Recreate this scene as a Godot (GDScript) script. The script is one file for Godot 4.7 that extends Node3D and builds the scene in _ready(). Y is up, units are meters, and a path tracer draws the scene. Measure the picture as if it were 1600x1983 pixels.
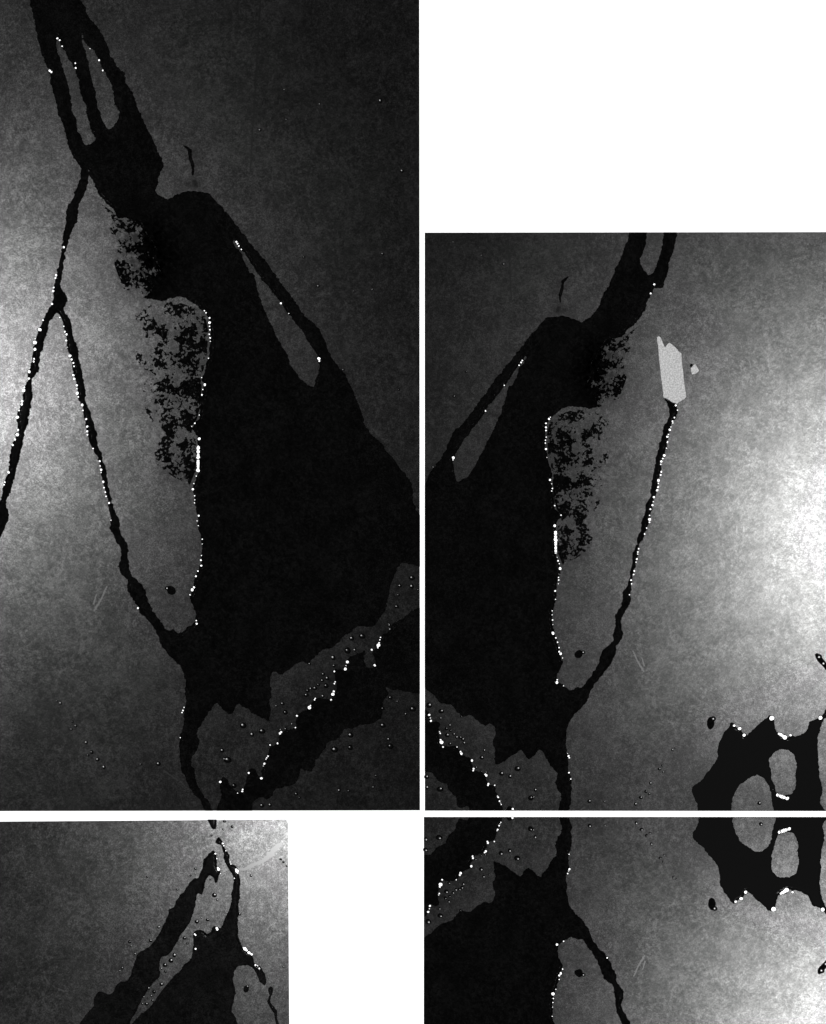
extends Node3D
# Four dark scuffed panels with black puddles and drops, laid out on a white ground and seen from straight above.
# Lengths: one unit of the layout is a millimetre; x to the right, y towards the viewer's bottom edge.

const HIGH := 15.0            # camera height above the panels
const MID := 0.011            # mean height of the panels' faces
const SUN := 1.2
const STEP := 2.0             # grid of the puddle meshes, mm
const RIM := 5.0              # width of a puddle's rounded rim, mm
const TALL := 0.0014          # thickness of a puddle, m

const NTH := ["leftmost", "second", "third", "fourth", "fifth", "sixth", "seventh", "eighth", "ninth", "tenth", "eleventh", "twelfth", "thirteenth", "fourteenth", "fifteenth", "sixteenth", "seventeenth", "eighteenth", "nineteenth", "twentieth", "twenty-first", "twenty-second", "twenty-third", "twenty-fourth", "twenty-fifth", "twenty-sixth", "twenty-seventh", "twenty-eighth", "twenty-ninth", "thirtieth", "thirty-first", "thirty-second", "thirty-third", "thirty-fourth"]
var used := {}
var mats := {}
var drop_meshes := {}
var panels := {}

# ------------------------------------------------------------------ small helpers
func numbered(called: String) -> String:
	var n: int = used.get(called, 0)
	used[called] = n + 1
	return called if n == 0 else "%s_%03d" % [called, n]

func tag(o: Node, label: String, category: String, group := "") -> void:
	o.set_meta("label", label)
	o.set_meta("category", category)
	if group != "":
		o.set_meta("group", group)

func pts(a: Array, ox := 0.0, oy := 0.0, s := 1.0) -> PackedVector2Array:
	var out := PackedVector2Array()
	for i in range(0, a.size(), 2):
		out.append(Vector2(a[i] * s + ox, a[i + 1] * s + oy))
	return out

func spots(a: Array, ox: float, oy: float) -> Array:      # x, y, radius triples measured in an enlargement
	var out := []
	for i in range(0, a.size(), 3):
		out.append(Vector3(a[i] * 0.2625 + ox, a[i + 1] * 0.2625 + oy, a[i + 2] * 0.2625))
	return out

func join(list: Array) -> PackedVector2Array:
	var out := PackedVector2Array()
	for p in list:
		out.append_array(p)
	return out

func mirrored(p: Vector2) -> Vector2:                    # the right panel repeats the tall one, mirrored and smaller
	return Vector2(1402.0 - 0.848 * p.x, 297.4 + 0.848 * p.y)

func flipped(p: Vector2) -> Vector2:                     # the bottom right panel repeats the right one upside down
	return Vector2(p.x + (p.x - 1080.0) * 0.008, 3150.0 - p.y)

func unflipped(p: Vector2) -> Vector2:
	return Vector2((p.x + 8.64) / 1.008, 3150.0 - p.y)

func unmirrored(p: Vector2) -> Vector2:
	return Vector2((1402.0 - p.x) / 0.848, (p.y - 297.4) / 0.848)

func through(a: PackedVector2Array, f: Callable) -> PackedVector2Array:
	var out := PackedVector2Array()
	for p in a:
		out.append(f.call(p))
	return out

func through_spots(a: Array, f: Callable, s := 1.0) -> Array:
	var out := []
	for p in a:
		var q: Vector2 = f.call(Vector2(p.x, p.y))
		out.append(Vector3(q.x, q.y, p.z * s))
	return out

# ------------------------------------------------------------------ textures and materials
func noise(kind: int, freq: float, octaves: int, sd: int, w: int, h: int) -> PackedByteArray:
	var n := FastNoiseLite.new()
	n.noise_type = kind
	n.seed = sd
	n.frequency = freq
	n.fractal_type = FastNoiseLite.FRACTAL_FBM if octaves > 1 else FastNoiseLite.FRACTAL_NONE
	n.fractal_octaves = octaves
	return n.get_image(w, h, false, false, false).get_data()

func grain_texture(w: int, h: int, sd: int, marks: Callable, rough := 1.0) -> ImageTexture:
	var cloud := noise(FastNoiseLite.TYPE_SIMPLEX_SMOOTH, 0.008, 3, sd, w, h)
	var mottle := noise(FastNoiseLite.TYPE_SIMPLEX_SMOOTH, 0.07, 3, sd + 1, w, h)
	var scuff := noise(FastNoiseLite.TYPE_SIMPLEX_SMOOTH, 0.02, 5, sd + 5, w, h)
	var fine := noise(FastNoiseLite.TYPE_SIMPLEX_SMOOTH, 0.22, 3, sd + 2, w, h)
	var rid := FastNoiseLite.new()
	rid.noise_type = FastNoiseLite.TYPE_SIMPLEX
	rid.seed = sd + 9
	rid.frequency = 0.045
	rid.fractal_type = FastNoiseLite.FRACTAL_RIDGED
	rid.fractal_octaves = 3
	rid.fractal_gain = 0.7
	rid.domain_warp_enabled = true
	rid.domain_warp_amplitude = 14.0
	rid.domain_warp_frequency = 0.03
	var fibre := rid.get_image(w, h, false, false, false).get_data()
	var specks := noise(FastNoiseLite.TYPE_VALUE, 0.12, 1, sd + 3, w, h)
	var table := PackedByteArray()
	for i in 4096:
		table.append(int(round(255.0 * pow(i / 4095.0, 1.0 / 2.2))))
	var rng := RandomNumberGenerator.new()
	rng.seed = sd
	var data := PackedByteArray()
	data.resize(w * h)
	for i in w * h:
		var v := 0.375 * exp((cloud[i] - 127) * 0.0022 + (scuff[i] - 127) * 0.0034 +  (0.35 + cloud[w * h - 1 - i] / 195.0) * ((mottle[i] - 127) * 0.0046 + (fine[i] - 127) * 0.005 * rough + maxf(0.0, fibre[i] - 150) * 0.006 - 0.03) + (rng.randi() % 256 - 127) * 0.0058 * rough)
		if specks[i] < 12:
			v *= 0.62
		data[i] = table[clampi(int(v * 4095.0), 0, 4095)]
	var im := Image.create_from_data(w, h, false, Image.FORMAT_L8, data)
	im.convert(Image.FORMAT_RGB8)
	marks.call(im)
	im.generate_mipmaps()
	return ImageTexture.create_from_image(im)

# A blot in the metal's own colour, darkest at its middle and broken up by the grain.
func stain(im: Image, c: Vector2, a: Vector2, strength: float, sd: int) -> void:
	var n := FastNoiseLite.new()
	n.noise_type = FastNoiseLite.TYPE_SIMPLEX_SMOOTH
	n.seed = sd
	n.frequency = 0.06
	n.fractal_octaves = 4
	n.fractal_gain = 0.65
	for y in range(maxi(0, int(c.y - a.y)), mini(im.get_height(), int(c.y + a.y))):
		for x in range(maxi(0, int(c.x - a.x)), mini(im.get_width(), int(c.x + a.x))):
			var f := 1.0 - ((Vector2(x, y) - c) / a).length()
			if f <= 0.0:
				continue
			var k := clampf(smoothstep(0.0, 0.75, f) * (0.75 + 1.1 * n.get_noise_2d(x, y)), 0.0, 1.0) * strength
			var v := im.get_pixel(x, y).srgb_to_linear().r * (1.0 - k)
			im.set_pixel(x, y, Color(v, v, v).linear_to_srgb())

func paper_grain() -> ImageTexture:
	var fine := noise(FastNoiseLite.TYPE_SIMPLEX, 0.22, 2, 78, 140, 140)
	var data := PackedByteArray()
	for v in fine:
		data.append(168 + (v - 127) / 4)
	return ImageTexture.create_from_image(Image.create_from_data(140, 140, false, Image.FORMAT_L8, data))

func scratch(im: Image, a: Vector2, b: Vector2, wide: float, gain: float, sd: int) -> void:   # a worn line, brighter or darker than the metal round it
	var rng := RandomNumberGenerator.new()
	rng.seed = sd
	var steps := int(a.distance_to(b) * 2.0)
	for i in steps:
		if rng.randf() < 0.22:
			continue
		var c := a.lerp(b, i / float(steps)) + Vector2(rng.randf_range(-0.5, 0.5), rng.randf_range(-0.5, 0.5))
		var k := int(ceil(wide))
		for dx in range(-k, k + 1):
			for dy in range(-k, k + 1):
				var x := int(c.x) + dx
				var y := int(c.y) + dy
				if x < 0 or y < 0 or x >= im.get_width() or y >= im.get_height() or Vector2(dx, dy).length() > wide + 0.3:
					continue
				var v := im.get_pixel(x, y).srgb_to_linear().r
				v = clampf(lerpf(v, 0.4 * gain, 0.75 if gain > 1.5 else 0.4), 0.0, 1.0)
				im.set_pixel(x, y, Color(v, v, v).linear_to_srgb())

func matte(lin: float, rough: float, spec: float, metal := 0.0, tex: Texture2D = null) -> StandardMaterial3D:
	var m := StandardMaterial3D.new()
	m.albedo_color = Color(lin, lin, lin).linear_to_srgb()
	m.roughness = rough
	m.metallic_specular = spec
	m.metallic = metal
	if tex:
		m.albedo_texture = tex
	return m

# ------------------------------------------------------------------ panels
# A panel's face leans a little, so that the sun's sheen lies where the face mirrors the sun (spot, in mm of the layout).
func frame_panel(key: String, corners: Array, spot: Vector2, to_uv: Callable) -> void:
	var c := Vector2.ZERO
	for p in corners:
		c += p / 4.0
	var g := (spot - Vector2(800, 991.5)) / 1000.0
	var n := (Vector3(-g.x, HIGH, -g.y).normalized() + Vector3.UP).normalized()
	var basis_ := Basis(Quaternion(Vector3.UP, n))
	var low := 9.9
	for p in corners:
		low = minf(low, (basis_ * Vector3((p.x - c.x) / 1000.0, 0, (p.y - c.y) / 1000.0)).y)
	var origin := Vector3((c.x - 800) / 1000.0, 0.006 - low, (c.y - 991.5) / 1000.0)
	var r := Rect2(corners[0], Vector2.ZERO)
	for p in corners:
		r = r.expand(p)
	panels[key] = {"c": c, "t": Transform3D(basis_, origin), "corners": corners, "rect": r, "uv": to_uv}

func on(key: String, p: Vector2, h := 0.0) -> Vector3:    # layout point on a panel, h metres above its face
	var f = panels[key]
	return f.t * Vector3((p.x - f.c.x) / 1000.0, h, (p.y - f.c.y) / 1000.0)

func quad(st: SurfaceTool, a: Vector3, b: Vector3, c: Vector3, d: Vector3, uv := []) -> void:   # clockwise from outside
	var n := (c - a).cross(b - a).normalized()
	var v := [a, b, c, a, c, d]
	var k := [0, 1, 2, 0, 2, 3]
	for i in 6:
		st.set_normal(n)
		if uv.size():
			st.set_uv(uv[k[i]])
		st.add_vertex(v[i])

func panel(key: String, mat: Material, label: String) -> void:
	var f = panels[key]
	var root := Node3D.new()
	root.name = numbered("photo_panel")
	add_child(root)
	root.position = Vector3(f.t.origin.x, 0, f.t.origin.z)
	tag(root, label, "panel", "dark photo panels on white ground")
	var top := []
	var under := []
	var foot := []
	var uvs := []
	for p in f.corners:
		top.append(on(key, p) - root.position)
		under.append(on(key, p, -0.002) - root.position)
		var q := on(key, p, -0.002) - root.position
		foot.append(Vector3(q.x, 0.0, q.z))
		uvs.append(f.uv.call(p))
	var st := SurfaceTool.new()
	st.begin(Mesh.PRIMITIVE_TRIANGLES)
	quad(st, top[0], top[1], top[2], top[3], uvs)
	for i in 4:
		var j := (i + 1) % 4
		quad(st, top[j], top[i], under[i], under[j], [uvs[j], uvs[i], uvs[i], uvs[j]])
	var face := MeshInstance3D.new()
	face.name = "surface"
	face.mesh = st.commit()
	face.material_override = mat
	root.add_child(face, true)
	st = SurfaceTool.new()
	st.begin(Mesh.PRIMITIVE_TRIANGLES)
	for i in 4:
		var j := (i + 1) % 4
		quad(st, under[j], under[i], foot[i], foot[j])
	var back := MeshInstance3D.new()
	back.name = "backing_board"
	back.mesh = st.commit()
	back.material_override = mats.board
	root.add_child(back, true)

# ------------------------------------------------------------------ puddles
# A sheet of liquid bounded by outlines (holes are outlines too): flat, with a rounded rim, its edge slightly ragged.
# Returns one mesh, or two where `split` (an outline) takes out a part of it.
func sheet(key: String, outlines: Array, at: Vector3, ragged := 1.3, tall := TALL, step := STEP, split := PackedVector2Array(), mask: Variant = null) -> Array:
	var f = panels[key]
	var box := Rect2(outlines[0][0], Vector2.ZERO)
	for o in outlines:
		for p in o:
			box = box.expand(p)
	box = box.grow(4.0).intersection(f.rect)
	var nx := int(ceil(box.size.x / step)) + 1
	var ny := int(ceil(box.size.y / step)) + 1
	var sx := box.size.x / (nx - 1)
	var sy := box.size.y / (ny - 1)
	var x0 := box.position.x
	var y0 := box.position.y
	var dist := PackedFloat32Array()
	dist.resize(nx * ny)
	dist.fill(9.0)
	var cuts := []
	cuts.resize(ny)
	for j in ny:
		cuts[j] = PackedFloat32Array()
	for o in outlines:
		var count: int = o.size()
		for k in count:
			var a: Vector2 = o[k]
			var b: Vector2 = o[(k + 1) % count]
			# rows crossed
			var lo := minf(a.y, b.y)
			var hi := maxf(a.y, b.y)
			var j0 := maxi(0, int(ceil((lo - y0) / sy)))
			var j1 := mini(ny - 1, int(floor((hi - y0) / sy)))
			for j in range(j0, j1 + 1):
				var y := y0 + j * sy
				if (a.y <= y) != (b.y <= y):
					cuts[j].append(a.x + (y - a.y) / (b.y - a.y) * (b.x - a.x))
			# distances near the edge
			var i0 := maxi(0, int(floor((minf(a.x, b.x) - 9.0 - x0) / sx)))
			var i1 := mini(nx - 1, int(ceil((maxf(a.x, b.x) + 9.0 - x0) / sx)))
			j0 = maxi(0, int(floor((lo - 9.0 - y0) / sy)))
			j1 = mini(ny - 1, int(ceil((hi + 9.0 - y0) / sy)))
			var ab := b - a
			var l2 := maxf(ab.length_squared(), 1e-6)
			for j in range(j0, j1 + 1):
				for i in range(i0, i1 + 1):
					var p := Vector2(x0 + i * sx, y0 + j * sy)
					var t := clampf((p - a).dot(ab) / l2, 0.0, 1.0)
					var d := p.distance_to(a + ab * t)
					if d < dist[j * nx + i]:
						dist[j * nx + i] = d
	var wob := FastNoiseLite.new()
	wob.noise_type = FastNoiseLite.TYPE_SIMPLEX_SMOOTH
	wob.seed = 7
	wob.frequency = 0.09
	wob.fractal_octaves = 2
	for j in ny:
		var c: PackedFloat32Array = cuts[j]
		c.sort()
		var k := 0
		for i in nx:
			var x := x0 + i * sx
			while k < c.size() and c[k] <= x:
				k += 1
			var n := j * nx + i
			var d := dist[n]
			if k % 2 == 0:
				d = -d
			if absf(d) < 8.9:
				d += (wob.get_noise_2d(x, y0 + j * sy) * 1.7 + wob.get_noise_2d(x * 2.4, (y0 + j * sy) * 2.4 + 900.0) * 0.9 + wob.get_noise_2d(x * 0.4 + 500.0, (y0 + j * sy) * 0.4) * 1.5) * ragged + (0.5 if step == STEP else 0.0)
			if mask != null:
				d = mask.call(Vector2(x, y0 + j * sy), d)
			dist[n] = d
	# marching squares
	var builds := []
	for k in 2:
		builds.append({"v": PackedVector3Array(), "n": PackedVector3Array(), "uv": PackedVector2Array(), "i": PackedInt32Array(), "node": {}, "h": {}, "w": {}})
	var inv: Transform3D = f.t.affine_inverse()
	var shift := inv * at
	for j in ny - 1:
		for i in nx - 1:
			var n00 := j * nx + i
			var d00 := dist[n00]
			var d10 := dist[n00 + 1]
			var d01 := dist[n00 + nx]
			var d11 := dist[n00 + nx + 1]
			if d00 <= 0 and d10 <= 0 and d01 <= 0 and d11 <= 0:
				continue
			var b = builds[0]
			if split.size() and Geometry2D.is_point_in_polygon(Vector2(x0 + (i + 0.5) * sx, y0 + (j + 0.5) * sy), split):
				b = builds[1]
			var ring := PackedInt32Array()
			var cs := [[i, j], [i + 1, j], [i + 1, j + 1], [i, j + 1]]
			var ds := [d00, d10, d11, d01]
			for k in 4:
				var p = cs[k]
				var q = cs[(k + 1) % 4]
				var dp: float = ds[k]
				var dq: float = ds[(k + 1) % 4]
				if dp > 0:
					var id: int = p[1] * nx + p[0]
					if not b.node.has(id):
						b.node[id] = put(b, f, shift, Vector2(x0 + p[0] * sx, y0 + p[1] * sy), dp, grad(dist, nx, ny, p[0], p[1], sx, sy), tall)
					ring.append(b.node[id])
				if (dp > 0) != (dq > 0):
					var across: bool = p[1] == q[1]
					var lowest: int = mini(p[1] * nx + p[0], q[1] * nx + q[0])
					var bank: Dictionary = b.h if across else b.w
					if not bank.has(lowest):
						var t := dp / (dp - dq)
						var pos := Vector2(x0 + lerpf(p[0], q[0], t) * sx, y0 + lerpf(p[1], q[1], t) * sy)
						bank[lowest] = put(b, f, shift, pos, 0.0, grad(dist, nx, ny, p[0], p[1], sx, sy), tall)
					ring.append(bank[lowest])
			for k in range(1, ring.size() - 1):
				b.i.append_array([ring[0], ring[k], ring[k + 1]])
	var out := []
	for b in builds:
		if b.i.is_empty():
			continue
		var arrays := []
		arrays.resize(Mesh.ARRAY_MAX)
		arrays[Mesh.ARRAY_VERTEX] = b.v
		arrays[Mesh.ARRAY_NORMAL] = b.n
		arrays[Mesh.ARRAY_TEX_UV] = b.uv
		arrays[Mesh.ARRAY_INDEX] = b.i
		var m := ArrayMesh.new()
		m.add_surface_from_arrays(Mesh.PRIMITIVE_TRIANGLES, arrays)
		out.append(m)
	return out

func grad(d: PackedFloat32Array, nx: int, ny: int, i: int, j: int, sx: float, sy: float) -> Vector2:
	if absf(d[j * nx + i]) > RIM + 2.0:
		return Vector2.ZERO
	var a := maxi(i - 1, 0)
	var b := mini(i + 1, nx - 1)
	var c := maxi(j - 1, 0)
	var e := mini(j + 1, ny - 1)
	return Vector2((d[j * nx + b] - d[j * nx + a]) / ((b - a) * sx), (d[e * nx + i] - d[c * nx + i]) / ((e - c) * sy))

func put(b: Dictionary, f: Dictionary, shift: Vector3, p: Vector2, d: float, g: Vector2, tall: float) -> int:
	var t := clampf(d / RIM, 0.0, 1.0)
	var h := tall * (0.12 + 0.88 * sqrt(1.0 - (1.0 - t) * (1.0 - t)))
	var slope := 0.0 if t >= 1.0 else minf(tall * 1000.0 / RIM * (1.0 - t) / sqrt(maxf(1.0 - (1.0 - t) * (1.0 - t), 0.01)), 1.2)
	var edge := minf(minf(p.x - f.rect.position.x, f.rect.end.x - p.x), minf(p.y - f.rect.position.y, f.rect.end.y - p.y))
	if edge < 0.5:
		h = 0.0001
	b.v.append(Vector3((p.x - f.c.x) / 1000.0, h, (p.y - f.c.y) / 1000.0) - shift)
	b.n.append(Vector3(-g.x * slope, 1.0, -g.y * slope).normalized())
	b.uv.append(f.uv.call(p))
	return b.v.size() - 1

func middle(outlines: Array, r: Rect2) -> Vector2:
	var box := Rect2(outlines[0][0], Vector2.ZERO)
	for p in outlines[0]:
		box = box.expand(p)
	return box.intersection(r).get_center()

func smooth(o: PackedVector2Array) -> PackedVector2Array:      # rounds an outline's corners a little
	var out := PackedVector2Array()
	var n := o.size()
	for k in n:
		var a := o[(k + n - 1) % n]
		var b := o[k]
		var c := o[(k + 1) % n]
		var d := o[(k + 2) % n]
		for t in [0.0, 0.33, 0.66]:
			out.append(b.cubic_interpolate(c, a, d, t) if b.distance_to(c) > 7.0 else b.lerp(c, t))
	return out

func puddle(key: String, outlines: Array, label: String, called := "puddle", category := "puddle", ragged := 1.3, split := PackedVector2Array(), mat: Material = null) -> Node3D:
	var at := on(key, middle(outlines, panels[key].rect))
	var round_ := []
	for o in outlines:
		round_.append(smooth(o))
	var made := sheet(key, round_, at, ragged, TALL, STEP, split)
	var root := Node3D.new()
	root.name = numbered(called)
	add_child(root)
	root.transform = Transform3D(panels[key].t.basis, at)
	tag(root, label, category)
	for k in made.size():
		var m := MeshInstance3D.new()
		m.name = ["pool", "trickle"][k] if split.size() else "liquid"
		m.mesh = made[k]
		m.material_override = mat if mat else mats["liquid_" + key]
		root.add_child(m, true)
	return root

# Flecks of the same liquid that dries in patches: thousands of tiny sheets, one mesh.
func residue(root: Node3D, key: String, outlines: Array, back: Callable, sd: int) -> void:
	var n := FastNoiseLite.new()
	n.noise_type = FastNoiseLite.TYPE_SIMPLEX_SMOOTH
	n.seed = sd
	n.frequency = 0.1
	n.fractal_octaves = 4
	n.fractal_gain = 0.75
	var patch := FastNoiseLite.new()
	patch.noise_type = FastNoiseLite.TYPE_SIMPLEX_SMOOTH
	patch.seed = sd + 1
	patch.frequency = 0.022
	var made := sheet(key, outlines, root.position, 0.0, 0.0006, 1.4, PackedVector2Array(), func(p: Vector2, d: float):
		var c: Vector2 = back.call(p)
		var bias: float = lerpf(-2.2, 3.0, clampf((c.x - 205.0) / 95.0, 0.0, 1.0)) if c.y < 583.0 else lerpf(-2.4, 2.0, clampf((c.x - 262.0) / 110.0, 0.0, 1.0))
		var v := n.get_noise_2d(c.x, c.y) * 9.0 + patch.get_noise_2d(c.x, c.y) * 9.0 + bias - 0.6
		return minf(minf(v * 1.3, d), 3.0))
	for m in made:
		var o := MeshInstance3D.new()
		o.name = "dried_flecks"
		o.mesh = m
		o.material_override = mats["liquid_" + key]
		o.set_meta("kind", "stuff")
		root.add_child(o, true)

# ------------------------------------------------------------------ drops and beads
# A low dome, one unit in radius, with a flattish crown of the given size set off centre by lean.
func dome(crown: float, lean: Vector2, tall: float, squash := 1.0) -> ArrayMesh:
	var key := "%.2f %.2f %.2f %.2f %.2f" % [crown, lean.x, lean.y, tall, squash]
	if drop_meshes.has(key):
		return drop_meshes[key]
	var st := SurfaceTool.new()
	st.begin(Mesh.PRIMITIVE_TRIANGLES)
	st.set_smooth_group(0)
	var rings := []
	var sides := 18
	var levels := [[1.0, 0.0], [0.93, 0.42], [0.8, 0.74], [0.55, 0.95], [0.2, 1.0]]
	for l in levels:
		var ring := []
		var r: float = lerpf(crown, 1.0, (l[0] - 0.2) / 0.8)
		var off: Vector2 = lean * (1.0 - (l[0] - 0.2) / 0.8)
		for k in sides:
			var a := TAU * k / sides
			var wob := 1.0 + 0.05 * sin(a * 2.0 + 1.0) + 0.03 * sin(a * 3.0)
			ring.append(Vector3(off.x + cos(a) * r * wob * squash, l[1] * tall, off.y + sin(a) * r * wob))
		rings.append(ring)
	for l in rings.size() - 1:
		for k in sides:
			var k2 := (k + 1) % sides
			for v in [rings[l][k], rings[l + 1][k], rings[l + 1][k2], rings[l][k], rings[l + 1][k2], rings[l][k2]]:
				st.add_vertex(v)
	var top: Vector3 = Vector3(lean.x, tall * 1.004, lean.y)
	st.set_smooth_group(1)
	for k in sides:
		for v in [rings[4][k], top, rings[4][(k + 1) % sides]]:
			st.add_vertex(v)
	st.generate_normals()
	var m := st.commit()
	drop_meshes[key] = m
	return m

func inside(key: String, p: Vector3) -> bool:
	return panels[key].rect.grow(-p.z * 0.6).has_point(Vector2(p.x, p.y))

func beads(root: Node3D, key: String, list: Array) -> void:     # bright little beads on a puddle's rim
	var n := 0
	for p in list:
		if not inside(key, p):
			continue
		n += 1
		if n % 6 == 4 and p.z < 2.4:
			continue
		var m := MeshInstance3D.new()
		m.name = numbered("bead " + root.name).replace("bead " + root.name, "bead")
		m.mesh = dome([0.78, 0.66, 0.74, 0.6][n % 4], Vector2.ZERO, 0.5)
		m.material_override = mats.bead
		var r: float = maxf(p.z, 1.3) * [1.1, 1.25, 0.85, 1.05, 1.2, 0.75, 1.15][n % 7] / 1000.0
		m.transform = root.transform.affine_inverse() * Transform3D(panels[key].t.basis, on(key, Vector2(p.x, p.y), 0.0006))
		m.rotate_object_local(Vector3.UP, n * 1.7)
		m.scale = Vector3(r * [1.0, 0.75, 1.2, 0.85, 1.05][n % 5], r, r)
		root.add_child(m, true)

func bar(a: Vector2, b: Vector2, r: float, n: int) -> Array:
	var out := []
	for k in n:
		out.append(Vector3(lerpf(a.x, b.x, k / float(n - 1)), lerpf(a.y, b.y, k / float(n - 1)), r * 1.1))
	return out

func drops(key: String, list: Array, lean: Vector2, label: String, group: String, grow := 1.15) -> void:
	var n := 0
	var seen := list.filter(func(p): return inside(key, p))
	seen.sort_custom(func(a, b): return a.x < b.x)
	for p in seen:
		var m := MeshInstance3D.new()
		m.name = numbered("water_drop")
		m.mesh = dome([0.26, 0.32, 0.22, 0.16][n % 4], lean * [0.42, 0.36, 0.48, 0.4][n % 4], 0.62, [1.0, 0.8, 1.15, 0.9][n % 4])
		n += 1
		m.material_override = mats.drop
		add_child(m)
		var r: float = p.z * (grow if lean != Vector2.ZERO else 1.0) / 1000.0
		m.transform = Transform3D(panels[key].t.basis.scaled_local(Vector3(r, r, r)), on(key, Vector2(p.x, p.y)))
		tag(m, label % NTH[n - 1] if label.contains("%s") else label, "water drop", group)

# ------------------------------------------------------------------ flat scraps
func scrap(called: String, key: String, sketch: PackedVector2Array, label: String, category: String) -> void:
	var rng := RandomNumberGenerator.new()
	rng.seed = 8
	var outline := PackedVector2Array()      # torn edge: short steps, each a little off the line
	for k in sketch.size():
		var a0 := sketch[k]
		var b0 := sketch[(k + 1) % sketch.size()]
		var steps := maxi(1, int(a0.distance_to(b0) / 4.0))
		for i in steps:
			outline.append(a0.lerp(b0, i / float(steps)) + Vector2(rng.randf_range(-0.5, 0.5), rng.randf_range(-0.5, 0.5)))
	var c := Vector2.ZERO
	for p in outline:
		c += p / outline.size()
	var st := SurfaceTool.new()
	st.begin(Mesh.PRIMITIVE_TRIANGLES)
	var tri := Geometry2D.triangulate_polygon(outline)
	var up := 0.0012
	for k in range(0, tri.size(), 3):
		var a := outline[tri[k]] - c
		var b := outline[tri[k + 1]] - c
		var d := outline[tri[k + 2]] - c
		var order := [a, b, d] if (b - a).cross(d - a) > 0 else [a, d, b]
		for p in order:
			st.set_normal(Vector3.UP)
			st.set_uv((p + c) / 140.0)
			st.add_vertex(Vector3(p.x / 1000.0, up, p.y / 1000.0))
	var spin := 1.0 if Geometry2D.is_polygon_clockwise(outline) else -1.0
	for k in outline.size():
		var a := (outline[k] - c) / 1000.0
		var b := (outline[(k + 1) % outline.size()] - c) / 1000.0
		var out := Vector2(b.y - a.y, a.x - b.x).normalized()
		if Geometry2D.is_point_in_polygon((outline[k] + outline[(k + 1) % outline.size()]) / 2.0 + out, outline):
			out = -out
		var v := [Vector3(a.x, up, a.y), Vector3(b.x, up, b.y), Vector3(b.x, 0, b.y), Vector3(a.x, up, a.y), Vector3(b.x, 0, b.y), Vector3(a.x, 0, a.y)]
		for q in v:
			st.set_normal(Vector3(out.x, 0, out.y))
			st.set_uv(Vector2.ZERO)
			st.add_vertex(q)
	var m := MeshInstance3D.new()
	m.name = numbered(called)
	m.mesh = st.commit()
	m.material_override = mats.paper
	add_child(m)
	m.transform = Transform3D(panels[key].t.basis, on(key, c, 0.0002))
	tag(m, label, category)

func ribbon(path: Array, wide: Array) -> PackedVector2Array:      # outline of a thin trickle along a path
	var left := PackedVector2Array()
	var right := PackedVector2Array()
	for k in path.size():
		var t: Vector2 = (path[mini(k + 1, path.size() - 1)] - path[maxi(k - 1, 0)]).normalized()
		left.append(path[k] + t.orthogonal() * wide[k])
		right.append(path[k] - t.orthogonal() * wide[k])
	right.reverse()
	left.append_array(right)
	return left

func blob(c: Vector2, a: float, b: float, turn: float) -> PackedVector2Array:
	var out := PackedVector2Array()
	for k in 20:
		var t := TAU * k / 20.0
		out.append(c + Vector2(cos(t) * a * (1.0 + 0.08 * sin(t * 2.0 + 0.7)), sin(t) * b).rotated(turn))
	return out

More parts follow.
